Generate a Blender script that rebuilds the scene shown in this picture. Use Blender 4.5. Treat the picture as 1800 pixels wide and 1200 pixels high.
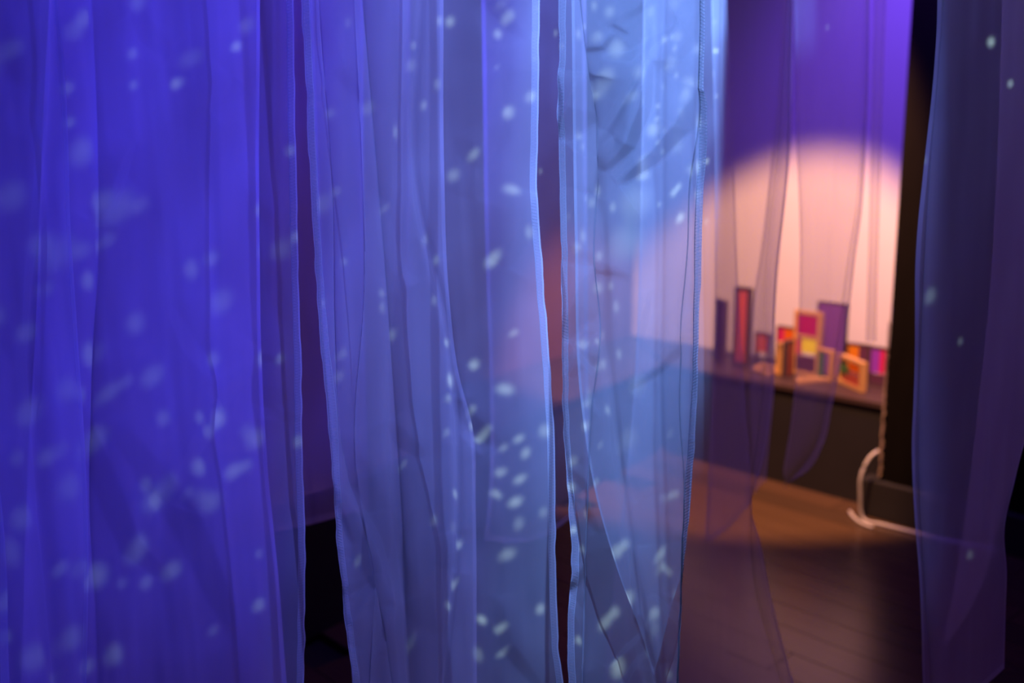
import bpy, bmesh, math, random
import numpy as np
from mathutils import Vector, Matrix
from mathutils.bvhtree import BVHTree

random.seed(7)
SC = bpy.context.scene
COL = SC.collection
for o in list(bpy.data.objects):
    bpy.data.objects.remove(o, do_unlink=True)

# ------------------------------------------------------------------ camera
FPX, CAMH, PITCH = 1750.0, 1.40, math.radians(10.0)
cam_d = bpy.data.cameras.new('camera')
cam_d.sensor_width = 36.0
cam_d.lens = 36.0 * FPX / 1800.0
cam_d.dof.use_dof = True
cam_d.dof.focus_distance = 1.33
cam_d.dof.aperture_fstop = 2.6
cam_d.clip_start = 0.02
cam = bpy.data.objects.new('camera', cam_d)
cam.location = (0, 0, CAMH)
cam.rotation_euler = (math.radians(90) - PITCH, 0, 0)
COL.objects.link(cam)
SC.camera = cam

# ------------------------------------------------------------------ world, view
SC.view_settings.view_transform = 'Standard'
SC.view_settings.look = 'None'
SC.view_settings.exposure = 0.0
SC.view_settings.gamma = 1.0
SC.view_settings.use_curve_mapping = False
SC.cycles.transparent_max_bounces = 40
SC.cycles.max_bounces = 3
SC.cycles.diffuse_bounces = 1
SC.cycles.glossy_bounces = 2
SC.cycles.transmission_bounces = 1
SC.cycles.adaptive_threshold = 0.05
world = bpy.data.worlds.new('world')
SC.world = world
world.use_nodes = True
world.node_tree.nodes['Background'].inputs[0].default_value = (0.10, 0.06, 0.5, 1)
world.node_tree.nodes['Background'].inputs[1].default_value = 0.004

# ------------------------------------------------------------------ lights (house lights of the darkened show room)
def aim(o, target):
    d = Vector(target) - o.location
    o.rotation_euler = d.to_track_quat('-Z', 'Y').to_euler()

def lamp(name, kind, loc, target, color, power, **kw):
    d = bpy.data.lights.new(name, kind)
    d.color = color
    d.energy = power
    for k, v in kw.items():
        setattr(d, k, v)
    o = bpy.data.objects.new(name, d)
    o.location = loc
    COL.objects.link(o)
    if target is not None:
        aim(o, target)
    return o

# the projector that throws the moving blue picture onto the strips from behind
projector = lamp('video_projector_beam', 'SPOT', (0.80, 3.70, 2.86), (-0.28, 1.30, 1.22),
                 (1, 1, 1), 650, spot_size=math.radians(60), spot_blend=0.15, shadow_soft_size=0.004)
# warm spot on the corner with the coloured frames
warm_spot = lamp('warm_spot', 'SPOT', (0.88, 3.20, 2.85), (1.06, 4.83, 0.0),
                 (1.0, 0.46, 0.18), 640, spot_size=math.radians(48.5), spot_blend=0.36, shadow_soft_size=0.04)
# violet wash over the right wall
wash_spot = lamp('violet_wash', 'SPOT', (1.25, 3.45, 2.90), (1.95, 4.35, 1.75),
                 (0.17, 0.06, 1.0), 110, spot_size=math.radians(85), spot_blend=0.8, shadow_soft_size=0.08)
# faint violet ceiling glow (LED ceiling panel)
led = lamp('violet_led_panel', 'AREA', (0.85, 3.35, 2.93), (0.85, 3.35, 0.0),
           (0.22, 0.08, 1.0), 15, shape='RECTANGLE', size=1.0, size_y=0.8)

# ------------------------------------------------------------------ pixel helpers (1800 x 1200 frame)
SP, CP = math.sin(PITCH), math.cos(PITCH)
def ray(px, py):
    dx, dz = (px - 900.0) / FPX, -(py - 600.0) / FPX
    return Vector((dx, CP + dz * SP, -SP + dz * CP))
def P(px, py, Y):                      # point at distance Y in front of the camera
    d = ray(px, py)
    d = d * (Y / d.y)
    return Vector((d.x, d.y, d.z + CAMH))
def PZ(px, py, z):                     # point at height z
    d = ray(px, py)
    d = d * ((z - CAMH) / d.z)
    return Vector((d.x, d.y, z))

# ------------------------------------------------------------------ materials
def new_mat(name):
    m = bpy.data.materials.new(name)
    m.use_nodes = True
    nt = m.node_tree
    nt.nodes.clear()
    out = nt.nodes.new('ShaderNodeOutputMaterial')
    return m, nt, out
def nd(nt, t, **kw):
    n = nt.nodes.new(t)
    for k, v in kw.items():
        setattr(n, k, v)
    return n
def math_n(nt, op, a, b=None, c=None, clamp=False):
    n = nt.nodes.new('ShaderNodeMath')
    n.operation = op
    n.use_clamp = clamp
    for i, v in enumerate((a, b, c)):
        if v is None:
            continue
        if isinstance(v, (int, float)):
            n.inputs[i].default_value = v
        else:
            nt.links.new(v, n.inputs[i])
    return n.outputs[0]

def principled(name, col, rough=0.6, noise=0.0, nscale=8.0, stretch=(1, 1, 1), spec=0.5, bump=0.0, metallic=0.0):
    m, nt, out = new_mat(name)
    b = nd(nt, 'ShaderNodeBsdfPrincipled')
    b.inputs['Base Color'].default_value = (*col, 1)
    b.inputs['Roughness'].default_value = rough
    b.inputs['Specular IOR Level'].default_value = spec
    b.inputs['Metallic'].default_value = metallic
    nt.links.new(b.outputs[0], out.inputs[0])
    if noise > 0 or bump > 0:
        tc = nd(nt, 'ShaderNodeTexCoord')
        mp = nd(nt, 'ShaderNodeMapping')
        mp.inputs['Scale'].default_value = stretch
        nz = nd(nt, 'ShaderNodeTexNoise')
        nz.inputs['Scale'].default_value = nscale
        nz.inputs['Detail'].default_value = 5
        nt.links.new(tc.outputs['Object'], mp.inputs[0])
        nt.links.new(mp.outputs[0], nz.inputs['Vector'])
        mx = nd(nt, 'ShaderNodeMix', data_type='RGBA')
        mx.inputs['A'].default_value = (*[c * (1 - noise) for c in col], 1)
        mx.inputs['B'].default_value = (*[min(1, c * (1 + noise)) for c in col], 1)
        nt.links.new(nz.outputs['Fac'], mx.inputs['Factor'])
        nt.links.new(mx.outputs['Result'], b.inputs['Base Color'])
        if bump > 0:
            bp = nd(nt, 'ShaderNodeBump')
            bp.inputs['Strength'].default_value = bump
            bp.inputs['Distance'].default_value = 0.01
            nt.links.new(nz.outputs['Fac'], bp.inputs['Height'])
            nt.links.new(bp.outputs[0], b.inputs['Normal'])
    return m

def sheer(name, alpha, col=(0.86, 0.86, 0.9), fibre=0.45):
    """Open-weave organza: threads cover a share ALPHA of a ray that meets the cloth square on; the
    share grows with the slant of the ray through the weave (1-(1-a)^(1/cos))."""
    m, nt, out = new_mat(name)
    lw = nd(nt, 'ShaderNodeLayerWeight')
    lw.inputs['Blend'].default_value = 0.5
    c = math_n(nt, 'SUBTRACT', 1.0, lw.outputs['Facing'])
    c = math_n(nt, 'MAXIMUM', c, 0.75)
    inv = math_n(nt, 'DIVIDE', 1.0, c)
    hole = math_n(nt, 'POWER', 1.0 - alpha, inv)
    fac = math_n(nt, 'SUBTRACT', 1.0, hole, clamp=True)
    tr = nd(nt, 'ShaderNodeBsdfTransparent')
    di = nd(nt, 'ShaderNodeBsdfDiffuse')
    di.inputs[0].default_value = (*col, 1)
    tl = nd(nt, 'ShaderNodeBsdfTranslucent')
    tl.inputs[0].default_value = (*col, 1)
    # round fibres scatter less directionally than a flat sheet: one half of the light follows the folded
    # sheet, the other half scatters as from the plane in which the threads hang, to both sides
    ge = nd(nt, 'ShaderNodeNewGeometry')
    sy = nd(nt, 'ShaderNodeSeparateXYZ')
    nt.links.new(ge.outputs['Incoming'], sy.inputs[0])
    cb = nd(nt, 'ShaderNodeCombineXYZ')
    nt.links.new(math_n(nt, 'SIGN', sy.outputs[1]), cb.inputs[1])
    t2 = nd(nt, 'ShaderNodeBsdfTranslucent')
    t2.inputs[0].default_value = (*col, 1)
    nt.links.new(cb.outputs[0], di.inputs['Normal']); nt.links.new(cb.outputs[0], t2.inputs['Normal'])
    m0 = nd(nt, 'ShaderNodeMixShader')
    m0.inputs[0].default_value = 0.5
    nt.links.new(di.outputs[0], m0.inputs[1])
    nt.links.new(t2.outputs[0], m0.inputs[2])
    mx = nd(nt, 'ShaderNodeMixShader')
    mx.inputs[0].default_value = fibre
    nt.links.new(tl.outputs[0], mx.inputs[1])
    nt.links.new(m0.outputs[0], mx.inputs[2])
    mo = nd(nt, 'ShaderNodeMixShader')
    nt.links.new(fac, mo.inputs[0])
    nt.links.new(tr.outputs[0], mo.inputs[1])
    nt.links.new(mx.outputs[0], mo.inputs[2])
    nt.links.new(mo.outputs[0], out.inputs[0])
    return m

def gel(name, col, clear=0.45, front=0.5):
    m, nt, out = new_mat(name)
    tr = nd(nt, 'ShaderNodeBsdfTransparent')
    tr.inputs[0].default_value = (*col, 1)
    tl = nd(nt, 'ShaderNodeBsdfTranslucent')
    tl.inputs[0].default_value = (*col, 1)
    di = nd(nt, 'ShaderNodeBsdfDiffuse')
    di.inputs[0].default_value = (*col, 1)
    a = nd(nt, 'ShaderNodeMixShader')
    a.inputs[0].default_value = front
    nt.links.new(tl.outputs[0], a.inputs[1])
    nt.links.new(di.outputs[0], a.inputs[2])
    b = nd(nt, 'ShaderNodeMixShader')
    b.inputs[0].default_value = clear
    nt.links.new(a.outputs[0], b.inputs[1])
    nt.links.new(tr.outputs[0], b.inputs[2])
    nt.links.new(b.outputs[0], out.inputs[0])
    return m

M = {}
M['near'] = sheer('organza_near', 0.29)
M['far'] = sheer('organza_far', 0.29)
M['thin'] = sheer('organza_thin', 0.2)
M['far_hem'] = sheer('organza_far_hem', 0.36)
M['hem'] = sheer('organza_doubled_hem', 0.40)
M['thread'] = sheer('overlock_thread', 0.72)
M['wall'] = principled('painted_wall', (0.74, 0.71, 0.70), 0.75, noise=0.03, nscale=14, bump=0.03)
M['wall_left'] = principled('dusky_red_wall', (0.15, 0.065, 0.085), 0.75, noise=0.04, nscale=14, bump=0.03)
M['ceiling'] = principled('black_ceiling', (0.012, 0.012, 0.014), 0.9, noise=0.2)
M['floor_base'] = principled('subfloor', (0.015, 0.011, 0.009), 0.8, noise=0.2)
M['board'] = [principled('floor_board_%d' % i, c, 0.27, noise=0.25, nscale=5, stretch=(1, 14, 1), bump=0.04, spec=0.8)
              for i, c in enumerate([(0.10, 0.055, 0.030), (0.085, 0.048, 0.027), (0.115, 0.062, 0.033)])]
M['plinth'] = principled('black_plinth', (0.018, 0.016, 0.018), 0.6, noise=0.3, nscale=7)
M['plinth_top'] = principled('plinth_top', (0.06, 0.034, 0.032), 0.5, noise=0.25, nscale=6)
M['column'] = principled('black_drape', (0.006, 0.0045, 0.004), 0.85, spec=0.06, noise=0.35, nscale=5, stretch=(3, 3, 1))
M['tape'] = principled('frayed_edge', (0.42, 0.30, 0.24), 0.8, noise=0.5, nscale=60)
M['cable'] = principled('white_cable', (0.62, 0.58, 0.60), 0.45, noise=0.03)
M['wood'] = principled('pine_frame', (0.62, 0.34, 0.12), 0.55, noise=0.18, nscale=9, stretch=(1, 1, 8))
M['dark_wood'] = principled('dark_frame', (0.07, 0.035, 0.04), 0.55, noise=0.2, nscale=9)

# ------------------------------------------------------------------ generic builders
def link(o, parent=None):
    COL.objects.link(o)
    if parent is not None:
        o.parent = parent
    return o
def mesh_obj(name, verts, faces, mat, parent=None, origin=None, smooth=False, mats=None, fmat=None):
    og = Vector(origin) if origin is not None else Vector((0, 0, 0))
    me = bpy.data.meshes.new(name)
    me.from_pydata([tuple(Vector(v) - og) for v in verts], [], faces)
    for mm in (mats or [mat]):
        me.materials.append(mm)
    if fmat is not None:
        me.polygons.foreach_set('material_index', fmat)
    if smooth:
        me.polygons.foreach_set('use_smooth', [True] * len(me.polygons))
    me.update()
    o = bpy.data.objects.new(name, me)
    if parent is None:
        o.location = og
    link(o, parent)
    return o
def empty(name, loc, label=None, cat=None, group=None, kind=None):
    o = bpy.data.objects.new(name, None)
    o.location = loc
    o.empty_display_size = 0.05
    COL.objects.link(o)
    tag(o, label, cat, group, kind)
    return o
def tag(o, label=None, cat=None, group=None, kind=None):
    if label: o['label'] = label
    if cat: o['category'] = cat
    if group: o['group'] = group
    if kind: o['kind'] = kind
    return o
def box_data(a, ex, ey, ez):
    """corner A plus three edge vectors"""
    a, ex, ey, ez = Vector(a), Vector(ex), Vector(ey), Vector(ez)
    v = [a, a + ex, a + ex + ey, a + ey, a + ez, a + ex + ez, a + ex + ey + ez, a + ey + ez]
    f = [(0, 3, 2, 1), (4, 5, 6, 7), (0, 1, 5, 4), (1, 2, 6, 5), (2, 3, 7, 6), (3, 0, 4, 7)]
    return v, f
def box(name, a, ex, ey, ez, mat, parent=None, origin=None, bevel=0.0):
    v, f = box_data(a, ex, ey, ez)
    o = mesh_obj(name, v, f, mat, parent, origin)
    if bevel > 0:
        md = o.modifiers.new('bevel', 'BEVEL')
        md.width = bevel
        md.segments = 2
    return o
def prism(name, pts, z0, z1, mat, parent=None, origin=None):
    n = len(pts)
    v = [(p[0], p[1], z0) for p in pts] + [(p[0], p[1], z1) for p in pts]
    f = [tuple(reversed(range(n))), tuple(range(n, 2 * n))]
    f += [(i, (i + 1) % n, n + (i + 1) % n, n + i) for i in range(n)]
    o = mesh_obj(name, v, f, mat, parent, origin)
    bm = bmesh.new(); bm.from_mesh(o.data)
    bmesh.ops.recalc_face_normals(bm, faces=bm.faces)
    bm.to_mesh(o.data); bm.free()
    return o
def tube_data(pts, r, n=8, verts=None, faces=None):
    verts = [] if verts is None else verts
    faces = [] if faces is None else faces
    base = len(verts)
    pts = [Vector(p) for p in pts]
    for i, p in enumerate(pts):
        t = (pts[min(i + 1, len(pts) - 1)] - pts[max(i - 1, 0)]).normalized()
        up = Vector((0, 0, 1)) if abs(t.z) < 0.9 else Vector((1, 0, 0))
        a = t.cross(up).normalized()
        b = t.cross(a).normalized()
        for k in range(n):
            w = 2 * math.pi * k / n
            verts.append(p + a * (r * math.cos(w)) + b * (r * math.sin(w)))
    for i in range(len(pts) - 1):
        for k in range(n):
            k2 = (k + 1) % n
            faces.append((base + i * n + k, base + i * n + k2, base + (i + 1) * n + k2, base + (i + 1) * n + k))
    faces.append(tuple(base + k for k in reversed(range(n))))
    e = base + (len(pts) - 1) * n
    faces.append(tuple(e + k for k in range(n)))
    return verts, faces
def ribbon_data(pts, w, verts, faces, normal=(0, -1, 0)):
    """flat thread: a narrow single-layer band along PTS"""
    base = len(verts)
    P3 = np.asarray(pts, float)
    T = np.empty_like(P3)
    T[1:-1] = P3[2:] - P3[:-2]; T[0] = P3[1] - P3[0]; T[-1] = P3[-1] - P3[-2]
    S = np.cross(T, np.asarray(normal, float))
    S /= np.maximum(np.linalg.norm(S, axis=1, keepdims=True), 1e-9)
    q = np.stack([P3 - S * w, P3 + S * w], 1).reshape(-1, 3)
    verts.extend(q.tolist())
    for i in range(len(P3) - 1):
        a = base + 2 * i
        faces.append((a, a + 1, a + 3, a + 2))
def spline(pts, per=10):
    pts = [Vector(p) for p in pts]
    q = [pts[0]] + pts + [pts[-1]]
    out = []
    for i in range(1, len(q) - 2):
        p0, p1, p2, p3 = q[i - 1], q[i], q[i + 1], q[i + 2]
        for s in range(per):
            t = s / per
            out.append(0.5 * ((2 * p1) + (p2 - p0) * t + (2 * p0 - 5 * p1 + 4 * p2 - p3) * t * t
                              + (-p0 + 3 * p1 - 3 * p2 + p3) * t ** 3))
    out.append(pts[-1])
    return out

# ------------------------------------------------------------------ room shell
CEIL = 3.0
ZP = 0.447                                             # plinth top height
a_, b_ = PZ(1230, 650, ZP), PZ(1530, 705, ZP)          # front edge of the right plinth
c_, d_ = PZ(975, 710, ZP), PZ(840, 760, ZP)            # front edge of the left plinth
e1 = (b_ - a_).normalized()                            # along the right wall, towards the camera
e2 = (d_ - c_).normalized()                            # along the left wall, towards the camera
def isect(p, d, q, e):
    den = d.x * e.y - d.y * e.x
    t = ((q.x - p.x) * e.y - (q.y - p.y) * e.x) / den
    return p + d * t
K = isect(a_, e1, c_, e2)
n1 = Vector((-e1.y, e1.x, 0))                          # away from the camera behind the right plinth
n2 = Vector((e2.y, -e2.x, 0))
if n1.y < 0: n1 = -n1
if n2.y < 0: n2 = -n2
PD = 0.52                                              # plinth depth
KW = isect(a_ + n1 * PD, e1, c_ + n2 * PD, e2)         # room corner
WR_END = KW + e1 * 4.6
WL_END = KW + e2 * 6.4
flat = lambda p, z=0: Vector((p.x, p.y, z))

def struct(o):
    o['kind'] = 'structure'
    return o

fl = struct(prism('floor', [(-5.5, -1.5), (6.0, -1.5), (6.0, 8.0), (-5.5, 8.0)], -0.06, -0.022, M['floor_base']))
struct(prism('ceiling', [(-5.5, -1.5), (6.0, -1.5), (6.0, 8.0), (-5.5, 8.0)], CEIL, CEIL + 0.05, M['ceiling']))
w = prism('wall_right', [flat(KW)[:2], flat(WR_END)[:2], flat(WR_END + n1 * .12)[:2], flat(KW + n1 * .12 - e1 * .12)[:2]], -0.02, CEIL, M['wall'])
struct(w)
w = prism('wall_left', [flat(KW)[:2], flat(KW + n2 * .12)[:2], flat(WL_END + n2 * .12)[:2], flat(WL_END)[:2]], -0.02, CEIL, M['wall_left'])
struct(w)

# floor boards, running along the right plinth
BW, BL = 0.135, 1.45
bv, bf = box_data((0, 0, -0.022), (BL - 0.003, 0, 0), (0, BW - 0.003, 0), (0, 0, 0.022))
bmeshes = []
for i, mm in enumerate(M['board']):
    me = bpy.data.meshes.new('floor_board')
    me.from_pydata([tuple(v) for v in bv], [], bf)
    me.materials.append(mm)
    bmeshes.append(me)
ang = math.atan2(e1.y, e1.x)
nb = 0
for r in range(-2, 42):
    off = random.uniform(0, BL)
    for s in range(-3, 5):
        base = flat(K) - n1 * (BW * r) + e1 * (s * BL - off + 0.4)
        mid = base + e1 * (BL / 2)
        if mid.y < 1.1 or mid.y > 5.6 or abs(mid.x) > 0.62 * mid.y + 0.75:
            continue
        if (mid - flat(K)).dot(n1) > 0.25 or (mid - flat(K)).dot(n2) > 0.45:
            continue
        o = bpy.data.objects.new('floor_board', random.choice(bmeshes))
        o.rotation_euler = (0, 0, ang)
        o.location = base
        link(o, fl)
        nb += 1
print('boards', nb)

# plinths
PLR = 2.3
def plinth(name, label, p0, p1, n, inner):
    base = flat((p0 + p1) / 2)
    t = empty(name, base, label, 'plinth')
    q = [p0, p1, p1 + n * (PD - 0.01), inner]
    prism('body', [(x.x, x.y) for x in q], 0.0, ZP - 0.02, M['plinth'], t, base)
    lip = -n * 0.012
    q = [p0 + lip, p1 + lip, p1 + n * (PD - 0.01), inner]
    prism('top_board', [(x.x, x.y) for x in q], ZP - 0.02, ZP, M['plinth_top'], t, base)
    return t
mit = (K - KW).normalized()
sd1 = e1 - mit * e1.dot(mit); sd1.normalize()            # across the mitre joint
plinth('display_plinth', 'long low black plinth carrying the coloured frames, along the lit wall', K + sd1 * 0.016, K + e1 * PLR, n1, KW + mit * 0.02 + sd1 * 0.006)
plinth('display_plinth', 'low black plinth behind the blue strips, beside the gap between the two middle strips', K - sd1 * 0.016, K + e2 * 2.6, n2, KW + mit * 0.02 - sd1 * 0.006)

# ------------------------------------------------------------------ black column with its base and cable
cl = PZ(1507, 903, 0.0)                      # left front foot of the base block
BD = min(0.16, (a_ - cl).dot(n1) - 0.03)     # depth of the base, clear of the plinth
print('base depth', BD)
base = flat(cl) + e1 * 0.5
t = empty('draped_panel', base, 'tall black draped panel standing on a low black base, right of the lit wall', 'panel')
box('base_block', cl, e1 * 1.3, n1 * BD, (0, 0, 0.155), M['plinth'], t, base, bevel=0.006)
XO, DO = 0.075, 0.025                        # the drape stands in a little from the block's edges
def cp(s_, d_d, z): return flat(cl) + e1 * (XO + s_) + n1 * (DO + d_d) + Vector((0, 0, z))
vv, ff = [], []
nx, nz, LP, TP = 60, 24, 1.18, BD - 0.05
for j in range(nz + 1):
    z = 0.155 + (CEIL - 0.155) * j / nz
    for i in range(nx + 1):
        y = 0.0025 * math.sin(i * 1.3 + 0.4 * math.sin(z * 2)) + 0.002 * math.sin(i * 0.53 + z)
        if i in (0, nx): y = 0.0
        vv.append(cp(LP * i / nx, y, z))
nfront = len(vv)
for j in range(nz + 1):
    z = 0.155 + (CEIL - 0.155) * j / nz
    vv += [cp(0, TP, z), cp(LP, TP, z)]
for j in range(nz):
    for i in range(nx):
        a = j * (nx + 1) + i
        ff.append((a, a + 1, a + nx + 2, a + nx + 1))
    a, b = j * (nx + 1), (j + 1) * (nx + 1)
    c, d = nfront + 2 * j, nfront + 2 * (j + 1)
    ff.append((a, b, d, c))
    ff.append((a + nx, c + 1, d + 1, b + nx))
    ff.append((c, d, d + 1, c + 1))
mesh_obj('drape', vv, ff, M['column'], t, base, smooth=False)
# frayed pale edge down the left side
vv, ff = [], []
rnd = random.Random(3)
n = 90
for j in range(n + 1):
    z = 0.17 + (0.80 - 0.17) * j / n
    wd = (0.006 + 0.008 * rnd.random()) * (1.0 - 0.7 * j / n)
    x0 = -0.004 - 0.004 * rnd.random()
    vv += [cp(x0, -0.006, z), cp(x0 + wd, -0.010, z), cp(x0 + wd, 0.0, z), cp(x0, 0.005, z)]
for j in range(n):
    for k in range(4):
        a = 4 * j
        ff.append((a + k, a + (k + 1) % 4, a + 4 + (k + 1) % 4, a + 4 + k))
ff.append((0, 1, 2, 3)); ff.append((4 * n + 3, 4 * n + 2, 4 * n + 1, 4 * n))
tag(mesh_obj('edge_binding', vv, ff, M['tape'], t, base), label='pale frayed edge')
CY = cl.y

R = 0.007
def cab(name, pts, label):
    v, f = tube_data(spline(pts, 10), R, 10)
    o = mesh_obj(name, v, f, M['cable'], None, flat(sum((Vector(p) for p in pts), Vector()) / len(pts)), smooth=True)
    return tag(o, label, 'cable')
FZ = lambda px, py: PZ(px, py, R)
cab('cable', [P(1544, 792, CY - 0.05), P(1528, 805, CY - 0.06), P(1514, 835, CY - 0.07), P(1512, 868, CY - 0.07),
              FZ(1517, 911), FZ(1552, 922), FZ(1600, 934), FZ(1640, 944), FZ(1700, 957), FZ(1752, 966), FZ(1800, 978), FZ(1850, 992)],
    'white cable looping down from the black column and running along the floor')
cab('cable', [FZ(1494, 899), FZ(1500, 908), FZ(1514, 919), FZ(1534, 927)],
    'short white cable end lying beside the corner of the black base')
cab('cable', [FZ(1762, 931), FZ(1785, 922), FZ(1810, 911), FZ(1850, 896)],
    'thin cable on the dark floor at the right edge, rising to the right')

# ------------------------------------------------------------------ coloured frames on the plinth
def frame(name, label, bl, br, h, bar, panes, wood='wood', depth=0.028, mids=(), lean=0.0, z0=None):
    """upright frame with its foot from pixel BL to BR on the plinth top; panes: (u0,u1,v0,v1,colour)"""
    zz = ZP if z0 is None else z0
    A, B = PZ(bl[0], bl[1], zz), PZ(br[0], br[1], zz)
    W = (B - A).length
    ex = (B - A).normalized()
    nn = Vector((-ex.y, ex.x, 0))
    if nn.y < 0: nn = -nn
    ez = Vector((0, 0, 1)) * math.cos(lean) + nn * math.sin(lean)
    ny = ex.cross(ez) * -1
    if ny.y < 0: ny = -ny
    og = (A + B) / 2
    t = empty(name, og, label, 'frame', 'coloured frames on the plinth')
    def bx(nm, u0, u1, v0, v1, d0, d1, mat):
        return box(nm, A + ex * u0 + ez * v0 + ny * d0, ex * (u1 - u0), ny * (d1 - d0), ez * (v1 - v0), mat, t, og,
                   bevel=0.002 if nm != 'pane' else 0)
    m = M[wood]
    if bar > 0:
        bx('stile', 0, bar, 0, h, 0, depth, m)
        bx('stile', W - bar, W, 0, h, 0, depth, m)
        bx('rail', bar, W - bar, 0, bar, 0, depth, m)
        bx('rail', bar, W - bar, h - bar, h, 0, depth, m)
        for v in mids:
            bx('rail', bar, W - bar, v * h - bar / 2, v * h + bar / 2, 0, depth, m)
    for (u0, u1, v0, v1, colr) in panes:
        g = GEL[colr]
        lo = bar * 0.9
        iw, ih = W - 2 * lo, h - 2 * lo
        bx('pane', lo + u0 * iw, lo + u1 * iw, lo + v0 * ih, lo + v1 * ih, 0.002, 0.006, g)
    return t
GEL = {k: gel('acetate_' + k, c, cl_, 0.95 if k == 'yellow' else 0.6) for k, c, cl_ in [
    ('red', (0.9, 0.30, 0.22), 0.55), ('magenta', (0.80, 0.03, 0.30), 0.35), ('yellow', (1.0, 0.98, 0.02), 0.0),
    ('pink', (0.95, 0.08, 0.32), 0.4), ('orange', (1.0, 0.36, 0.05), 0.5), ('violet', (0.42, 0.18, 0.62), 0.35),
    ('green', (0.25, 0.5, 0.22), 0.5), ('amber', (1.0, 0.45, 0.04), 0.35), ('plum', (0.30, 0.12, 0.22), 0.5),
    ('lilac', (0.55, 0.12, 0.85), 0.3)]}
def hpx(bl, top, z0=None):                    # height of an upright whose foot is at BL and whose top is at pixel row TOP
    A = PZ(bl[0], bl[1], ZP if z0 is None else z0)
    return P(bl[0], top, A.y).z - A.z
frame('tall_frame', 'tall narrow dark frame with a salmon pane, leftmost of the upright frames in the light', (1286, 640), (1313, 645), hpx((1286, 640), 503), 0.018,
      [(0, 1, 0.0, 1, 'red')], 'dark_wood')
frame('dark_frame', 'slim dark frame standing edge-on, left of the tall salmon frame', (1254, 632), (1267, 640), hpx((1254, 632), 524), 0.012,
      [(0, 1, 0, 1, 'plum')], 'dark_wood')
frame('small_frame', 'small frame with an orange pane, behind the narrow hanging strips', (1324, 640), (1348, 645), hpx((1324, 640), 583), 0.008,
      [(0, 1, 0.42, 1, 'orange')], 'dark_wood')
frame('pink_frame', 'low dark-topped frame with a pink and an orange pane, left of the magenta frame', (1362, 636), (1394, 642), hpx((1362, 636), 572), 0.008,
      [(0, 0.42, 0.1, 1, 'pink'), (0.42, 1, 0.1, 1, 'orange')], 'dark_wood')
frame('pine_frame', 'narrow pine frame standing between pink panes and hanging strip', (1363, 657), (1373, 660), hpx((1363, 657), 600), 0.012,
      [], 'wood')
frame('magenta_frame', 'pine frame with a magenta pane above and a bright yellow pane below', (1391, 655), (1437, 664), hpx((1391, 655), 544), 0.018,
      [(0.0, 1.0, 0.62, 1, 'magenta'), (0.28, 1.0, 0.34, 0.585, 'yellow'), (0.0, 0.28, 0.3, 0.585, 'pink'), (0, 1, 0.0, 0.28, 'plum')], 'wood', mids=(0.6,))
frame('red_frame', 'narrow dark upright with a red pane, standing at the left foot of the magenta frame', (1383, 664), (1394, 660), hpx((1383, 664), 600), 0.008,
      [(0, 1, 0, 1, 'red')], 'dark_wood')
frame('violet_panel', 'large flat violet pane standing behind the magenta frame', (1430, 656), (1480, 665), hpx((1430, 656), 529), 0.006,
      [(0, 1, 0.0, 1, 'violet')], 'dark_wood')
frame('green_frame', 'small pine frame with a greenish pane in front of the violet pane', (1432, 665), (1458, 672), hpx((1432, 665), 611), 0.013,
      [(0.0, 0.5, 0, 1, 'green')], 'wood')
frame('amber_frame', 'dark frame with an amber pane, behind the rightmost pine frame', (1484, 662), (1526, 668), hpx((1484, 662), 602), 0.010,
      [(0.0, 0.55, 0.25, 1, 'amber'), (0.55, 1, 0.0, 1, 'plum')], 'dark_wood')
frame('square_frame', 'bright pine frame set askew near the plinth edge, with green and orange panes', (1470, 671), (1512, 690), hpx((1470, 671), 621), 0.019,
      [(0.0, 0.45, 0.35, 0.75, 'green'), (0.45, 1, 0.6, 1, 'orange'), (0.2, 1, 0.0, 0.5, 'red')], 'wood')
frame('lilac_frame', 'dark frame with a lilac and pink pane beside the black column', (1524, 676), (1556, 682), hpx((1524, 676), 608), 0.010,
      [(0.0, 0.6, 0.32, 1, 'lilac'), (0.6, 1, 0.32, 1, 'pink'), (0, 1, 0, 0.3, 'plum')], 'dark_wood')

def flat_frame(name, label, corners, bar, z=0.0):
    """frame lying flat on the plinth: four pixel corners"""
    pts = [PZ(x, y, ZP) for x, y in corners]
    og = sum(pts, Vector()) / 4
    t = empty(name, og, label, 'frame', 'coloured frames on the plinth')
    for i in range(4):
        p, q = pts[i], pts[(i + 1) % 4]
        d = (q - p).normalized()
        s = Vector((-d.y, d.x, 0))
        if s.dot(og - p) < 0: s = -s
        box('rail', p, d * ((q - p).length - bar), s * bar, (0, 0, 0.018), M['wood'], t, og, bevel=0.002)
    return t
flat_frame('lying_frame', 'pine frame lying flat in front of the magenta frame', [(1402, 676), (1452, 671), (1440, 668), (1398, 668)], 0.016)
flat_frame('lying_frame', 'pine frame lying flat behind the narrow hanging strips', [(1322, 652), (1352, 662), (1378, 652), (1338, 644)], 0.018)

# ------------------------------------------------------------------ sheer hanging strips
def vnoise(x, y, seed):
    """smooth 2-D value noise in -1..1"""
    rs = np.random.RandomState(seed)
    tab = rs.uniform(-1, 1, (256, 256))
    xi, yi = np.floor(x).astype(int), np.floor(y).astype(int)
    fx, fy = x - xi, y - yi
    fx = fx * fx * fx * (fx * (fx * 6 - 15) + 10)
    fy = fy * fy * fy * (fy * (fy * 6 - 15) + 10)
    g = lambda i, j: tab[(i % 256), (j % 256)]
    return ((g(xi, yi) * (1 - fx) + g(xi + 1, yi) * fx) * (1 - fy)
            + (g(xi, yi + 1) * (1 - fx) + g(xi + 1, yi + 1) * fx) * fy)

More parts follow.
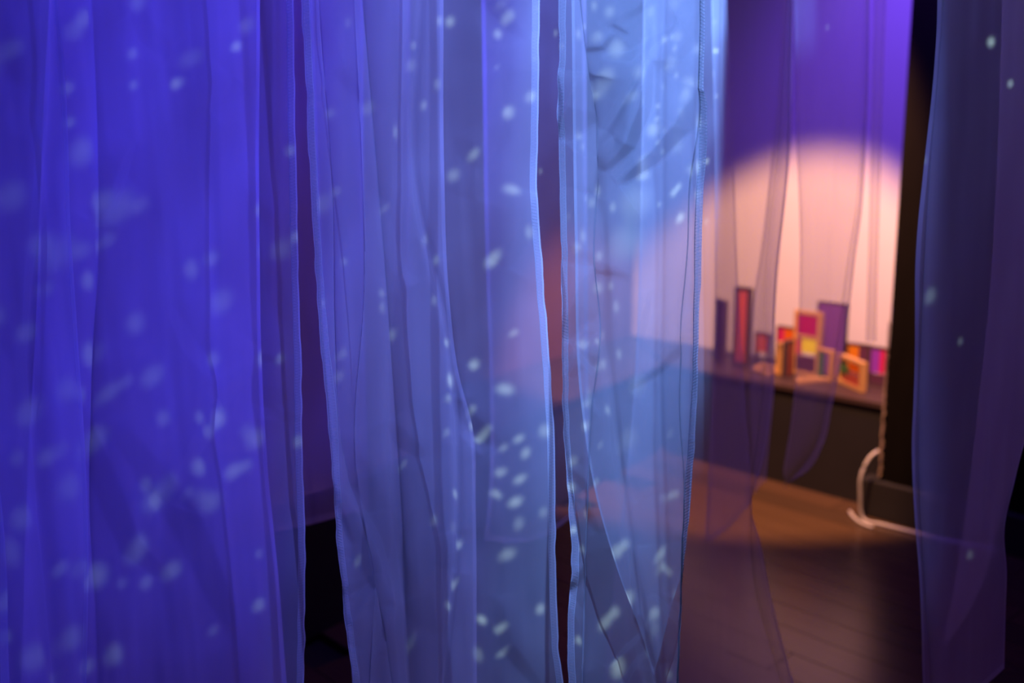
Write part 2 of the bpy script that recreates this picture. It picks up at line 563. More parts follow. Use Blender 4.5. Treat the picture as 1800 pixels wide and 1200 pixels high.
def edge_fn(pts, Y):
    """pixel edge [(py, px), ...] -> function of height giving x, smooth through the points"""
    w = [P(px, py, Y) for py, px in pts]
    zs = np.array([p.z for p in w])[::-1]
    xs = np.array([p.x for p in w])[::-1]
    if len(zs) < 3:
        return lambda z: np.interp(z, zs, xs)
    # monotone-ish cubic (finite-difference tangents)
    m = np.gradient(xs, zs)
    def f(z):
        z = np.asarray(z, float)
        zc = np.clip(z, zs[0], zs[-1])
        i = np.clip(np.searchsorted(zs, zc) - 1, 0, len(zs) - 2)
        h = zs[i + 1] - zs[i]
        t = (zc - zs[i]) / h
        v = ((2 * t**3 - 3 * t**2 + 1) * xs[i] + (t**3 - 2 * t**2 + t) * h * m[i]
             + (-2 * t**3 + 3 * t**2) * xs[i + 1] + (t**3 - t**2) * h * m[i + 1])
        # above the picture the strip hangs straight from the ceiling
        return v + np.where(z > zs[-1], 0.25 * m[-1] * np.minimum(z - zs[-1], 0.3), 0.0)
    return f

FRONT = []            # fabric grids the projected picture is laid out on
def strip(label, Y, left, right, bottom=None, zbot=0.10, mat='near', step=0.0026, pleats=(), ridges=(), creases=(),
          noise=0.006, nx=14.0, nz=1.6, fine=0.0012, tilt=0.0, seed=1, hems='lr', hem_w=0.007, stitched=False, wob=0.0, bot_hem=False, crumple=()):
    fL, fR = edge_fn(left, Y), edge_fn(right, Y)
    ztv = P(900, -70, Y).z
    if bottom is not None:
        bu = np.array([b[0] for b in bottom]); bz = np.array([P(900, b[1], Y).z for b in bottom])
    width = abs(float(fR(P(900, 600, Y).z) - fL(P(900, 600, Y).z)))
    width = max(width, abs(float(fR(ztv) - fL(ztv))))
    nu = int(max(24, min(320, width / step)))
    u = np.linspace(0, 1, nu + 1)
    zb = np.interp(u, bu, bz) if bottom is not None else np.full_like(u, zbot)
    vis = ztv - zb.min()
    nv = int(max(60, min(560, vis / (step * 1.15))))
    top = np.linspace(0, 1, 14)[:-1]
    rows = []
    for s in top:
        rows.append(CEIL + (ztv - CEIL) * s + 0 * u)
    for s in np.linspace(0, 1, nv + 1):
        rows.append(ztv + (zb - ztv) * s)
    Z = np.array(rows)
    U = np.broadcast_to(u, Z.shape)
    XL, XR = fL(Z), fR(Z)
    X = XL + (XR - XL) * U
    D = np.zeros_like(X)
    DX = np.zeros_like(X)
    # long vertical folds, wrinkles and fine ripples
    xs = X + tilt * Z
    D += noise * (vnoise(xs * nx, Z * nz, seed) + 0.5 * vnoise(xs * nx * 2.3, Z * nz * 2.0, seed + 1))
    D += fine * (vnoise(xs * 70 + 3 * Z, Z * 7 - xs * 9, seed + 2) + 0.7 * vnoise(xs * 34 - 5 * Z, Z * 16 + xs * 8, seed + 3))
    for pts, wdt, amp in ridges:
        c = edge_fn(pts, Y)
        q = (X - c(Z)) / wdt
        D -= amp * np.exp(-q * q)
    for pts, wdt, B, amp in pleats:
        c = edge_fn(pts, Y)
        q = (X - c(Z)) / wdt
        e = np.exp(-q * q)
        vary = 0.8 + 0.35 * vnoise(Z * 3.0, Z * 0 + 0.5, seed + 9)
        DX -= B * wdt * q * e * vary
        D -= amp * e
    cr = np.random.RandomState(seed + 77)
    creases = list(creases)
    for n_, x0, x1, y0, y1, wd_, am_ in crumple:
        for _ in range(n_):
            cx_, cy_ = cr.uniform(x0, x1), cr.uniform(y0, y1)
            a_g = cr.normal(0, 0.45)
            ln = cr.uniform(30, 95)
            bend = cr.uniform(-0.5, 0.5)
            d1 = (math.sin(a_g) * ln, math.cos(a_g) * ln); d2 = (math.sin(a_g + bend) * ln, math.cos(a_g + bend) * ln)
            creases.append(([(cx_ - d1[0], cy_ - d1[1]), (cx_, cy_), (cx_ + d2[0], cy_ + d2[1])], wd_ * cr.uniform(.6, 1.5), am_ * cr.choice([-1, 1]) * cr.uniform(.5, 1.2), wd_ * 3))
    for pts, wdt, amp, L in creases:
        w = [P(px, py, Y) for px, py in pts]
        pad = wdt + 2.3 * L
        sel = np.nonzero((Z > min(p.z for p in w) - pad) & (Z < max(p.z for p in w) + pad)
                         & (X > min(p.x for p in w) - pad) & (X < max(p.x for p in w) + pad))
        if len(sel[0]) == 0:
            continue
        x_, z_ = X[sel], Z[sel]
        best = np.full(x_.shape, 1e9); sd = np.zeros_like(x_); sp = np.zeros_like(x_)
        tot = sum((w[i + 1] - w[i]).length for i in range(len(w) - 1)); acc = 0.0
        for i in range(len(w) - 1):
            ax, az, bx_, bz_ = w[i].x, w[i].z, w[i + 1].x, w[i + 1].z
            ln = math.hypot(bx_ - ax, bz_ - az)
            tx, tz = (bx_ - ax) / ln, (bz_ - az) / ln
            t = np.clip(((x_ - ax) * tx + (z_ - az) * tz), 0, ln)
            dx, dz = x_ - ax - t * tx, z_ - az - t * tz
            dd = np.hypot(dx, dz)
            sg = (dx * tz - dz * tx)
            upd = dd < best
            best = np.where(upd, dd, best)
            sd = np.where(upd, np.sign(sg) * dd, sd)
            sp = np.where(upd, (acc + t) / tot, sp)
            acc += ln
        tap = np.clip(np.sin(np.pi * np.clip(sp, 0, 1)), 0, 1) ** 0.6
        wl = wdt * (0.35 + 0.65 * tap)
        q = sd / wl
        D[sel] -= amp * tap * (np.clip(q, -1, 1) * 0.75 + 0.25 * np.tanh(q)) * np.exp(-(np.maximum(best - wl, 0) / L) ** 2)
    if wob:
        EL = np.exp(-(X - XL) / 0.012); ER = np.exp(-(XR - X) / 0.012)
        DX += wob * (vnoise(Z * 45, Z * 0, seed + 5) * EL + vnoise(Z * 40, Z * 0 + 3.5, seed + 6) * ER)
    fade = np.clip((CEIL - Z) / 0.5, 0.15, 1.0)
    PX, PY, PZ_ = X + DX * fade, Y + D * fade, Z
    nr, nc = Z.shape
    verts = np.stack([PX, PY, PZ_], -1)
    cx = float((XL[-1, 0] + XR[-1, -1]) / 2)
    og = Vector((cx, Y, float(zb.min())))
    t = empty('organza_strip', og, label, 'curtain', 'sheer organza strips')
    idx = np.arange(nr * nc).reshape(nr, nc)
    faces = np.stack([idx[:-1, :-1], idx[1:, :-1], idx[1:, 1:], idx[:-1, 1:]], -1).reshape(-1, 4)
    me = bpy.data.meshes.new('fabric')
    vl = (verts - np.array(og)).reshape(-1, 3)
    me.vertices.add(len(vl)); me.vertices.foreach_set('co', vl.ravel())
    me.loops.add(faces.size); me.loops.foreach_set('vertex_index', faces.ravel().astype(np.int32))
    me.polygons.add(len(faces))
    me.polygons.foreach_set('loop_start', np.arange(0, faces.size, 4, dtype=np.int32))
    me.polygons.foreach_set('use_smooth', np.ones(len(faces), bool))
    me.update(calc_edges=True)
    me.materials.append(M[mat])
    ob = bpy.data.objects.new('fabric', me)
    link(ob, t)
    # hems
    def hem(col, sgn):
        k = max(1, int(hem_w / (width / nu) + 0.5))
        cols = [col, col + sgn * max(1, k // 2), col + sgn * k]
        g = verts[:, cols, :].copy()
        g[:, :, 1] -= 0.0012
        hv = g.reshape(-1, 3).tolist(); hf = []; tv = []; tf = []
        for r in range(nr - 1):
            for c in range(2):
                a = r * 3 + c
                hf.append((a, a + 1, a + 4, a + 3))
        if stitched:
            # overlock thread: zigzag over the folded edge plus a chain along the inner side
            pA, pB = g[:, 0, :], g[:, 2, :]
            seg = np.linalg.norm(np.diff(pA, axis=0), axis=1)
            s = np.concatenate([[0], np.cumsum(seg)])
            pitch = 0.0042
            vis_s = s[12]
            zz = []
            n = int((s[-1] - vis_s) / (pitch / 2))
            rr = np.random.RandomState(seed + 40)
            for i in range(n):
                ss = vis_s + i * pitch / 2
                src = pA if i % 2 else pB
                p = [np.interp(ss, s, src[:, c]) for c in range(3)]
                if i % 2:
                    p[0] -= sgn * (0.0012 + 0.0010 * rr.rand())
                p[1] -= 0.001
                zz.append(p)
            ribbon_data(zz, 0.0006, tv, tf)
            ribbon_data([(p[0], p[1] - 0.0012, p[2]) for p in pB[12:].tolist()], 0.0006, tv, tf)
            ribbon_data([(p[0] - sgn * 0.0006, p[1] - 0.0006, p[2]) for p in pA[12:].tolist()], 0.0010, tv, tf)
        o = mesh_obj('side_hem', hv, hf, M['hem' if mat == 'near' else 'far_hem'], t, og)
        if tv:
            mesh_obj('overlock_stitching', tv, tf, M['thread'], o, og)
        return o
    if 'l' in hems: hem(0, 1)
    if 'r' in hems: hem(nc - 1, -1)
    if bot_hem:
        k = 3
        g = verts[-1 - k:, :, :].copy(); g[:, :, 1] -= 0.0012
        hv = g.reshape(-1, 3).tolist(); hf = []
        for r in range(k):
            for c in range(nc - 1):
                a = r * nc + c
                hf.append((a, a + 1, a + nc + 1, a + nc))
        mesh_obj('bottom_hem', hv, hf, M['far_hem'], t, og)
    FRONT.append((Y, verts[::3, ::2]))
    return t

V = lambda *p: list(p)
# --- left group
strip('wide indigo sheer strip at the far left whose stitched right edge borders the dark gap', 1.34,
      [(0, -120), (600, -130), (1200, -120)],
      [(0, 515), (270, 518), (460, 523), (620, 528), (760, 530), (1000, 535), (1100, 533), (1200, 531)],
      noise=0.010, nx=9, fine=0.0008, seed=11, crumple=[(14, 0, 520, 0, 1200, 0.010, 0.003)], stitched=True, hems='r', wob=0.0012,
      ridges=[([(0, 300), (600, 330), (1200, 250)], 0.03, 0.008)],
      creases=[([(300, 880), (380, 720), (465, 620)], 0.012, 0.006, 0.05), ([(120, 690), (230, 960), (300, 1010)], 0.015, 0.006, 0.05)])
strip('sheer strip layered behind the wide left one, its edge showing as a vertical line', 1.43,
      [(0, 85), (600, 60), (1200, 40)], [(0, 457), (400, 457), (600, 460), (800, 472), (1000, 490), (1200, 505)],
      noise=0.012, nx=8, seed=21, hems='r', hem_w=0.004,
      pleats=[([(0, 165), (400, 180), (700, 170), (1200, 180)], 0.022, 1.5, 0.02)],
      creases=[([(200, 740), (330, 930), (420, 1130)], 0.02, 0.010, 0.08)])
strip('sheer strip at the far left edge, ending in a thin vertical line', 1.24,
      [(0, -200), (1200, -200)], [(0, 108), (150, 116), (400, 124), (600, 136), (760, 146), (900, 152), (1200, 156)],
      noise=0.010, nx=9, seed=31, hems='r', hem_w=0.004,
      ridges=[([(0, 100), (200, 92), (600, 60), (1200, 100)], 0.012, 0.012)])
strip('light blue sheer edge peeking in at the bottom left corner', 1.12,
      [(0, -300), (1200, -300)], [(0, -60), (500, -30), (850, -4), (950, 6), (1200, 18)],
      noise=0.008, seed=41, hems='r', hem_w=0.008, step=0.004)
strip('dim violet strip far behind the gap between the left and middle strips', 2.15,
      [(0, 380), (600, 390), (900, 400)], [(0, 640), (600, 640), (900, 650)], bottom=[(0, 950), (0.5, 925), (0.8, 905), (1, 885)],
      mat='far', noise=0.016, nx=9, seed=51, step=0.005, bot_hem=True)
strip('short dark violet strip ending above the other in the left gap', 2.45,
      [(0, 480), (900, 470)], [(0, 720), (900, 720)], bottom=[(0, 895), (0.5, 850), (1, 800)],
      mat='far', noise=0.016, nx=9, seed=55, step=0.006, bot_hem=True)
# --- middle group
strip('middle blue sheer strip with slanting stitched left edge and stitched right edge', 1.32,
      [(0, 532), (200, 543), (400, 552), (600, 566), (800, 582), (1000, 600), (1100, 612), (1200, 625)],
      [(0, 947), (200, 945), (330, 943), (450, 950), (600, 962), (760, 972), (900, 974), (1050, 976), (1130, 980), (1200, 988)],
      noise=0.009, nx=12, fine=0.0013, seed=61, crumple=[(6, 590, 720, 750, 1200, 0.006, 0.004), (14, 560, 940, 0, 1200, 0.008, 0.004)], stitched=True, wob=0.0012,
      pleats=[([(0, 560), (350, 585), (600, 590), (760, 598), (900, 630), (1050, 665), (1200, 690)], 0.007, 1.5, 0.006),
              ([(0, 620), (500, 640), (800, 625), (950, 648), (1060, 655), (1200, 650)], 0.006, 1.4, -0.004)],
      ridges=[([(0, 560), (300, 580), (600, 600), (800, 590), (1000, 660), (1200, 690)], 0.012, -0.006),
              ([(0, 720), (400, 700), (700, 690), (1200, 720)], 0.010, 0.008),
              ([(0, 740), (300, 730), (600, 790), (900, 805), (1200, 780)], 0.006, 0.007)],
      creases=[([(620, 850), (660, 950), (690, 1060)], 0.008, -0.006, 0.04),
               ([(600, 1120), (660, 1010), (640, 900)], 0.008, -0.006, 0.04),
               ([(835, 350), (870, 220), (880, 120)], 0.012, 0.005, 0.04),
               ([(890, 470), (935, 390), (948, 340)], 0.010, 0.005, 0.03)])
strip('sheer strip behind the middle one, covering only its left two thirds', 1.44,
      [(0, 545), (600, 572), (1200, 618)], [(0, 780), (300, 781), (500, 788), (650, 805), (760, 832), (900, 836), (1200, 838)],
      noise=0.012, nx=12, seed=71, hems='lr', hem_w=0.005,
      pleats=[([(0, 640), (600, 690), (1200, 720)], 0.018, 1.4, 0.016)],
      creases=[([(600, 760), (680, 940), (760, 1120)], 0.02, 0.010, 0.06)])
strip('narrow violet strip behind the middle one with its curved lower hem showing through', 1.95,
      [(0, 846), (430, 853), (700, 861), (850, 860), (955, 850)], [(0, 1030), (600, 1034), (960, 1036)],
      bottom=[(0, 950), (0.25, 955), (0.55, 945), (0.8, 915), (1, 880)], mat='thin', noise=0.008, seed=81, step=0.004, hem_w=0.007, bot_hem=True)
# --- bright strip
strip('brightest light blue crumpled sheer strip with white stitched edges, just right of centre', 1.30,
      [(0, 985), (200, 983), (430, 988), (600, 991), (700, 990), (780, 994), (860, 999), (980, 1005), (1080, 999), (1200, 1000)],
      [(0, 1241), (200, 1239), (430, 1231), (600, 1226), (760, 1221), (900, 1214), (960, 1209), (1060, 1199), (1200, 1198)],
      noise=0.008, nx=18, nz=2.0, fine=0.0016, seed=91, step=0.0015, crumple=[(22, 1000, 1225, 0, 1200, 0.006, 0.0042), (10, 1000, 1060, 400, 1150, 0.004, 0.0042)], stitched=True, hem_w=0.006, wob=0.0012,
      pleats=[([(0, 1018), (90, 1028), (250, 1048), (450, 1042), (600, 1052), (700, 1040), (900, 1030), (1200, 1022)], 0.010, 1.75, 0.014),
              ([(0, 1228), (200, 1222), (300, 1210), (430, 1206), (560, 1195), (700, 1192), (850, 1200), (1000, 1196), (1200, 1190)], 0.009, 1.7, 0.012)],
      ridges=[([(0, 1135), (120, 1125), (250, 1060), (400, 1060), (700, 1075), (900, 1100), (1200, 1150)], 0.007, 0.008)],
      creases=[([(1226, 155), (1195, 225), (1150, 275), (1085, 325)], 0.0085, -0.024, 0.040),
               ([(1143, 105), (1135, 190), (1110, 255), (1065, 300)], 0.0075, -0.021, 0.035),
               ([(1032, 130), (1022, 195), (986, 245)], 0.018, -0.026, 0.030),
               ([(1030, 92), (1060, 85), (1080, 60)], 0.005, 0.008, 0.02),
               ([(1055, 102), (1110, 98), (1150, 72), (1195, 42)], 0.006, -0.010, 0.025),
               ([(1078, 240), (1055, 285), (1036, 340)], 0.007, -0.012, 0.02),
               ([(1040, 470), (1025, 540), (992, 595)], 0.013, -0.014, 0.03),
               ([(1075, 45), (1105, 62)], 0.004, 0.005, 0.015),
               ([(1110, 960), (1120, 1080), (1150, 1170)], 0.006, 0.010, 0.03)])
strip('folded sheer strip behind the brightest one, hanging to a sharp point near the bottom', 1.38,
      [(0, 1005), (400, 1010), (700, 1020), (860, 1045), (1000, 1085), (1120, 1130), (1180, 1147)],
      [(0, 1236), (400, 1232), (700, 1224), (900, 1214), (1000, 1202), (1100, 1172), (1180, 1150)],
      bottom=[(0, 1182), (1, 1184)], noise=0.010, nx=16, seed=101, step=0.002, hems='lr', hem_w=0.004)
# --- far strips in front of the lit wall
strip('wide dim violet strip right of the brightest one, pinched in, then flaring below', 1.95,
      [(0, 1130), (600, 1120), (1200, 1060)],
      [(0, 1395), (130, 1391), (250, 1387), (380, 1375), (460, 1366), (600, 1360), (700, 1357), (812, 1343), (880, 1326), (960, 1340), (1080, 1364), (1200, 1395), (1250, 1410)],
      mat='far', noise=0.012, nx=9, seed=111, step=0.004, hem_w=0.006,
      pleats=[([(0, 1380), (200, 1370), (460, 1345), (700, 1335), (860, 1318), (1000, 1322), (1200, 1370)], 0.013, 1.4, 0.014)])
strip('narrow violet strip tapering to a slanted tip, left of the pinched one', 2.25,
      [(0, 1250), (300, 1257), (600, 1255), (800, 1246), (955, 1238)],
      [(0, 1277), (276, 1290), (460, 1296), (590, 1302), (700, 1309), (825, 1319), (890, 1320)],
      bottom=[(0, 955), (0.5, 930), (1, 885)], mat='far', noise=0.006, nx=12, seed=121, step=0.004, hem_w=0.004, bot_hem=True)
strip('slim twisted strip between the slanted tip and the curved pointed strip', 2.5,
      [(0, 1372), (120, 1370), (307, 1353), (460, 1334), (540, 1322), (627, 1318), (750, 1322), (866, 1327)],
      [(0, 1396), (250, 1390), (460, 1369), (540, 1363), (700, 1360), (780, 1352), (866, 1345)],
      bottom=[(0, 868), (1, 845)], mat='far', noise=0.006, nx=20, seed=131, step=0.003, hem_w=0.004)
strip('greyish strip with a curved pointed tip, hanging in front of the lit frames', 2.6,
      [(0, 1397), (230, 1399), (460, 1406), (590, 1402), (740, 1390), (800, 1381), (852, 1372)],
      [(0, 1531), (230, 1526), (383, 1516), (460, 1505), (502, 1500), (615, 1485), (715, 1464), (783, 1447), (825, 1420), (854, 1374)],
      bottom=[(0, 854), (1, 855)], mat='far', noise=0.006, nx=9, seed=141, step=0.003, hem_w=0.005, bot_hem=False,
      pleats=[([(0, 1518), (230, 1513), (383, 1500), (460, 1488), (615, 1467), (715, 1448), (783, 1430), (850, 1378)], 0.017, 1.5, 0.016)])
strip('faint short strip near the ceiling against the violet wall, beside the black column', 3.0,
      [(0, 1536), (330, 1529), (700, 1520)], [(0, 1556), (330, 1546), (700, 1537)], bottom=[(0, 600), (1, 600)],
      mat='far', noise=0.003, seed=151, step=0.005, hem_w=0.004)
# --- right group
strip('dark sheer strip at the right edge with a blue folded-over left side', 1.62,
      [(0, 1637), (120, 1627), (230, 1616), (460, 1599), (600, 1595), (700, 1592), (783, 1591), (908, 1597), (1008, 1605), (1200, 1614), (1300, 1620)],
      [(0, 1960), (500, 1900), (760, 1800), (850, 1778), (930, 1763), (1000, 1767), (1080, 1765), (1175, 1763), (1300, 1764)],
      bottom=[(0, 1330), (0.5, 1245), (0.55, 1235), (1, 1172)], mat='far', noise=0.010, nx=8, seed=161, step=0.004, hem_w=0.006, bot_hem=True,
      pleats=[([(0, 1652), (230, 1630), (460, 1616), (700, 1606), (908, 1610), (1008, 1617), (1200, 1630)], 0.014, 1.6, 0.016)])
strip('second dark strip at the right edge, narrowing to a curved point low down', 1.85,
      [(0, 1762), (268, 1752), (460, 1741), (700, 1721), (929, 1697), (1050, 1677), (1137, 1659)],
      [(0, 1900), (500, 1860), (700, 1815), (800, 1790), (929, 1752), (1030, 1725), (1100, 1690), (1137, 1662)],
      bottom=[(0, 1138), (1, 1139)], mat='far', noise=0.006, nx=8, seed=171, step=0.004, hem_w=0.006)

# ------------------------------------------------------------------ the projected picture: blue field with drifting bright specks
def bvh(k):
    Y, v = k
    idx = np.arange(v.shape[0] * v.shape[1]).reshape(v.shape[:2])
    f = np.stack([idx[:-1, :-1], idx[1:, :-1], idx[1:, 1:], idx[:-1, 1:]], -1).reshape(-1, 4)
    return BVHTree.FromPolygons([tuple(x) for x in v.reshape(-1, 3)], [tuple(int(i) for i in q) for q in f[::1]], epsilon=0)
TREES = {}
def on_cloth(px, py, k):
    if k not in TREES:
        TREES[k] = bvh(FRONT[k])
    d = ray(px, py).normalized()
    h = TREES[k].ray_cast(Vector((0, 0, CAMH)), d)
    return h[0] if h[0] is not None else P(px, py, FRONT[k][0])
bpy.context.view_layer.update()
PM = projector.matrix_world.inverted()
def uv_of(p):
    q = PM @ p
    return q.x / -q.z, q.y / -q.z, -q.z
A_, B_, C_, G_ = 0, 6, 9, 16
DOTS = {
 'A': [(310,147,8,.95),(335,103,12,.3),(18,88,14,.3),(132,53,14,.25),(118,155,9,.4),(122,215,8,.4),(20,345,22,.3),(70,428,16,.35),(98,447,24,.35),
       (80,508,12,.3),(145,440,13,.25),(238,568,16,.3),(495,438,15,.4),(370,455,11,.3),(388,530,17,.25),(45,585,15,.35),(493,630,7,.7),(50,725,19,.4),
       (165,773,17,.4),(82,803,14,.4),(108,790,11,.25),(287,735,12,.35),(383,736,13,.6),(410,828,12,.5),(432,818,10,.3),(256,852,11,.35),(272,880,12,.4),
       (370,882,16,.5),(352,870,12,.25),(243,963,16,.5),(170,1011,19,.5),(214,1025,9,.25),(455,1063,10,.5),(375,1108,8,.35),(202,1149,16,.5),(152,1172,12,.45),
       (30,805,12,.25),(20,970,22,.3),(8,1120,12,.5),(524,775,9,.6),(509,265,8,.5),(521,415,8,.5)],
 'B': [(695,232,12,.6,'v'),(647,190,12,.35),(612,40,10,.3,'v'),(727,80,6,.8,'v'),(745,185,8,.8,'v'),(772,37,8,.4),(791,38,9,.6),(893,30,11,.6),(875,60,9,.55),
       (894,198,12,.6),(932,170,10,.5),(833,271,9,.65),(797,308,12,.4),(900,333,19,.6,'d'),(866,456,13,.85),(930,408,10,.45),(672,540,11,.6,'v'),(763,528,9,.85,'v'),
       (690,588,11,.8,'v'),(785,602,8,.9,'v'),(605,460,7,.5),(602,622,9,.45),(791,668,13,.85,'v'),(833,641,11,.75),(788,700,7,.55),(888,684,20,.8,'d'),
       (830,720,8,.55),(903,585,10,.6,'h'),(848,766,15,.85,'h'),(885,787,10,.55,'h'),(912,771,12,.75,'h'),(924,796,10,.75),(880,830,14,.65,'h'),(914,842,14,.75,'h'),(872,868,15,.7,'d'),
       (906,882,16,.85,'h'),(912,920,12,.4),(892,974,19,.55,'h'),(957,757,13,.55),(955,900,10,.4),(800,868,9,.75,'v'),(763,915,11,.85,'v'),(807,957,9,.85,'v'),(798,1027,9,.85,'v'),
       (787,1064,7,.75),(629,986,8,.9,'v'),(847,1089,13,.9,'h'),(880,1104,14,.85,'d'),(882,1148,12,.5,'h'),(950,1070,10,.75),(722,1130,13,.35,'v'),(840,1150,14,.3),(785,760,9,.5,'v')],
 'C': [(1017,60,9,.8,'v'),(1050,65,11,.5),(1060,145,18,.6),(1110,170,13,.4),(1180,110,11,.65),(1217,145,10,.8),(1185,5,12,.4),(1145,20,9,.6,'v'),(1018,240,8,.5),(1197,195,9,.5),(1190,255,14,.5),
       (1130,305,14,.9),(1220,295,16,.9,'v'),(1025,415,11,.75,'v'),(1015,435,9,.6),(1053,450,10,.9,'v'),(1100,425,34,.42),(1200,378,8,.45),(1025,605,12,.6),(1050,600,8,.9,'v'),
       (1060,640,12,.7,'v'),(1068,720,10,.8,'v'),(1026,750,8,.6,'v'),(1008,810,9,.7),(1005,855,9,.8),(1030,905,7,.7,'v'),(1008,930,7,.7),(1024,965,8,.9,'v'),(1165,996,9,.8),
       (1175,1004,9,.8),(1080,1076,12,.95),(1065,1093,14,.95),(1150,1078,13,.85),(1150,1105,12,.35),(1087,1172,16,.95),(1017,1125,7,.9),(1175,1185,9,.4),(1165,875,8,.35),
       (1105,770,20,.25),(1035,690,9,.45,'v')],
 'G': [(1742,74,8,.8),(1776,147,6,.7),(1688,600,6,.25),(1705,975,8,.2),(1635,520,14,.25),(1617,270,7,.3)]}
lt = projector.data
lt.use_nodes = True
nt = lt.node_tree
nt.nodes.clear()
lo = nd(nt, 'ShaderNodeOutputLight')
tc = nd(nt, 'ShaderNodeTexCoord')
sx = nd(nt, 'ShaderNodeSeparateXYZ')
nt.links.new(tc.outputs['Normal'], sx.inputs[0])
nz_ = math_n(nt, 'MULTIPLY', sx.outputs[2], -1.0)
pu = math_n(nt, 'DIVIDE', sx.outputs[0], nz_)
pv = math_n(nt, 'DIVIDE', sx.outputs[1], nz_)
def comb(a, b):
    c = nd(nt, 'ShaderNodeCombineXYZ')
    nt.links.new(a, c.inputs[0]); nt.links.new(b, c.inputs[1])
    return c.outputs[0]
KV, KD = 2.0, 0.42
co = {'': comb(pu, pv), 'v': comb(math_n(nt, 'MULTIPLY', pu, KV), pv), 'h': comb(pu, math_n(nt, 'MULTIPLY', pv, 1.7))}
ca, sa = math.cos(0.5), math.sin(0.5)
r1 = math_n(nt, 'ADD', math_n(nt, 'MULTIPLY', pu, ca), math_n(nt, 'MULTIPLY', pv, sa))
r2 = math_n(nt, 'SUBTRACT', math_n(nt, 'MULTIPLY', pv, ca), math_n(nt, 'MULTIPLY', pu, sa))
co['d'] = comb(r1, math_n(nt, 'MULTIPLY', r2, 2.0))
def cmap(u, v, m):
    if m == 'v': return (u * KV, v, 0)
    if m == 'h': return (u, v * 1.7, 0)
    if m == 'd': return (u * ca + v * sa, (v * ca - u * sa) * 2.0, 0)
    return (u, v, 0)
ALL = []
for key, k in (('A', A_), ('B', B_), ('C', C_), ('G', G_)):
    for dt in DOTS[key]:
        px, py, r, it = dt[:4]
        mode = dt[4] if len(dt) > 4 else ''
        p = on_cloth(px, py, k)
        u, v, dist = uv_of(p)
        ru = (1.3 if key == 'A' else 1.0) * r * (p.y / FPX) / dist
        ALL.append((u, v, ru, it * {'A': 0.40, 'B': 0.75, 'C': 1.1, 'G': 0.8}[key], mode))
# blue field of the picture: indigo towards one side, light blue towards the other, cloudy
ramp = nd(nt, 'ShaderNodeValToRGB')
nt.links.new(math_n(nt, 'MULTIPLY_ADD', math_n(nt, 'MULTIPLY_ADD', pv, 0.105, pu), 1 / 0.60, 0.40 / 0.60), ramp.inputs[0])     # u -0.40 .. 0.20
FU = lambda u: (u + 0.40) / 0.60
FIELD = [(0.0, (0.015, 0.017, 0.035)), (FU(-0.325), (0.015, 0.018, 0.04)), (FU(-0.308), (0.08, 0.12, 0.45)), (FU(-0.28), (0.08, 0.12, 0.45)), (FU(-0.26), (0, 0, 0)), (FU(-0.172), (0.0, 0.0, 0.0)),
         (FU(-0.163), (0.28, 0.56, 1.5)), (FU(-0.105), (0.25, 0.48, 1.35)), (FU(-0.076), (0.14, 0.22, 0.80)),
         (FU(-0.011), (0.13, 0.18, 0.84)), (FU(0.018), (0.058, 0.05, 0.78)), (FU(0.15), (0.042, 0.032, 0.84)), (FU(0.175), (0.012, 0.008, 0.26)), (1.0, (0.012, 0.008, 0.26))]
els = ramp.color_ramp.elements
els[0].position, els[0].color = FIELD[0][0], (*FIELD[0][1], 1)
els[1].position, els[1].color = FIELD[-1][0], (*FIELD[-1][1], 1)
for p_, c_c in FIELD[1:-1]:
    e = els.new(p_); e.color = (*c_c, 1)
cl_n = nd(nt, 'ShaderNodeTexNoise')
cl_n.inputs['Scale'].default_value = 22
cl_n.inputs['Detail'].default_value = 2
nt.links.new(co[''], cl_n.inputs['Vector'])
cloud = math_n(nt, 'MULTIPLY_ADD', cl_n.outputs['Fac'], 1.1, 0.45)
# the picture is a rectangle: it ends below and above
m1 = nd(nt, 'ShaderNodeMapRange', interpolation_type='SMOOTHSTEP')
nt.links.new(pv, m1.inputs['Value'])
m1.inputs['From Min'].default_value = -0.33; m1.inputs['From Max'].default_value = -0.26
m2 = nd(nt, 'ShaderNodeMapRange', interpolation_type='SMOOTHSTEP')
nt.links.new(pv, m2.inputs['Value'])
m2.inputs['From Min'].default_value = 0.26; m2.inputs['From Max'].default_value = 0.20
m3 = nd(nt, 'ShaderNodeMapRange', interpolation_type='SMOOTHSTEP')      # the picture is paler towards its top
nt.links.new(pv, m3.inputs['Value'])
m3.inputs['From Min'].default_value = -0.19; m3.inputs['From Max'].default_value = -0.03
m3.inputs['To Min'].default_value = 0.42; m3.inputs['To Max'].default_value = 1.12
cloud = math_n(nt, 'MULTIPLY', math_n(nt, 'MULTIPLY', cloud, m3.outputs[0]), math_n(nt, 'MULTIPLY', m1.outputs[0], m2.outputs[0]))
vm = nd(nt, 'ShaderNodeVectorMath', operation='SCALE')
nt.links.new(ramp.outputs[0], vm.inputs[0]); nt.links.new(cloud, vm.inputs['Scale'])
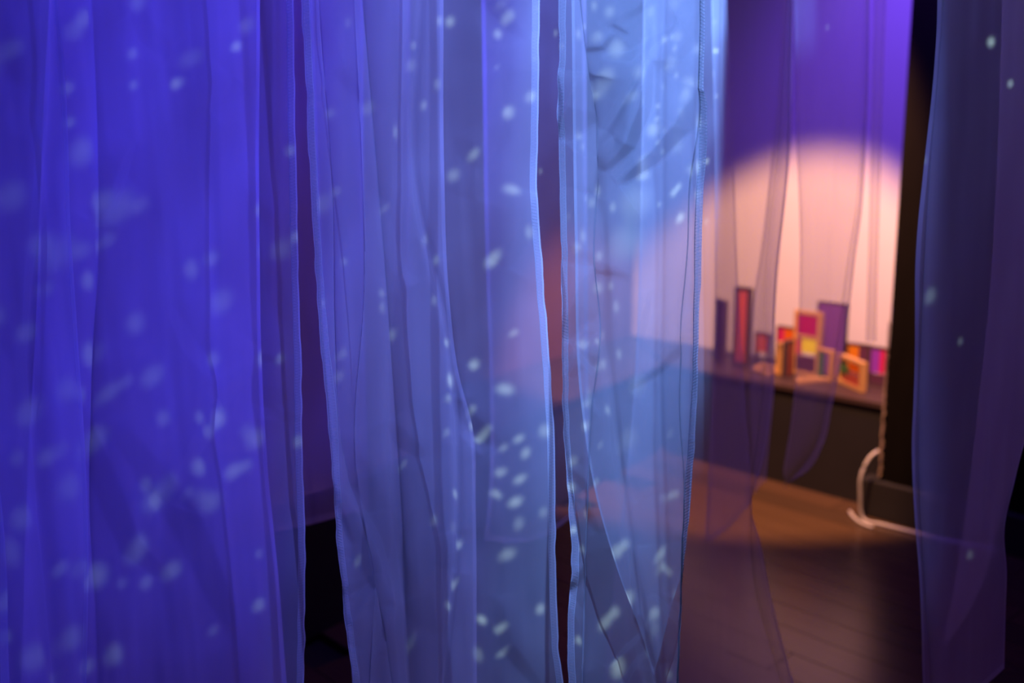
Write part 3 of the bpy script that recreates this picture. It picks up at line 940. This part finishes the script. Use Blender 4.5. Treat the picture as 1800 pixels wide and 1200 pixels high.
def leaf(dots):
    acc = None
    for u, v, ru, it, mode in dots:
        dn = nd(nt, 'ShaderNodeVectorMath', operation='DISTANCE')
        nt.links.new(co[mode], dn.inputs[0])
        dn.inputs[1].default_value = cmap(u, v, mode)
        mr = nd(nt, 'ShaderNodeMapRange', interpolation_type='SMOOTHSTEP')
        nt.links.new(dn.outputs['Value'], mr.inputs['Value'])
        mr.inputs['From Min'].default_value = ru * 1.25
        mr.inputs['From Max'].default_value = ru * 0.15
        mr.inputs['To Min'].default_value = 0.0
        mr.inputs['To Max'].default_value = it
        acc = mr.outputs[0] if acc is None else math_n(nt, 'ADD', acc, mr.outputs[0])
    em = nd(nt, 'ShaderNodeEmission')
    em.inputs['Strength'].default_value = 1.0
    if acc is None:
        nt.links.new(vm.outputs[0], em.inputs['Color'])
        return em.outputs[0]
    vd = nd(nt, 'ShaderNodeVectorMath', operation='SCALE')
    vd.inputs[0].default_value = (1.05, 1.5, 1.45)
    nt.links.new(acc, vd.inputs['Scale'])
    va = nd(nt, 'ShaderNodeVectorMath', operation='ADD')
    nt.links.new(vm.outputs[0], va.inputs[0]); nt.links.new(vd.outputs[0], va.inputs[1])
    nt.links.new(va.outputs[0], em.inputs['Color'])
    return em.outputs[0]
def tree(dots, ax=0):
    """split the specks by place so that only the near ones are worked out"""
    if len(dots) <= 5:
        return leaf(dots)
    best = None
    for a in (0, 1):
        ps = sorted(d[a] for d in dots)
        cut = ps[len(ps) // 2]
        lo_ = [d for d in dots if d[a] - d[2] * 1.3 < cut]
        hi_ = [d for d in dots if d[a] + d[2] * 1.3 > cut]
        sc = max(len(lo_), len(hi_))
        if best is None or sc < best[0]:
            best = (sc, a, cut, lo_, hi_)
    sc, a, cut, lo_, hi_ = best
    if sc >= len(dots):
        return leaf(dots)
    mx = nd(nt, 'ShaderNodeMixShader')
    nt.links.new(math_n(nt, 'GREATER_THAN', pu if a == 0 else pv, cut), mx.inputs[0])
    nt.links.new(tree(lo_), mx.inputs[1]); nt.links.new(tree(hi_), mx.inputs[2])
    return mx.outputs[0]
nt.links.new(tree(ALL), lo.inputs[0])
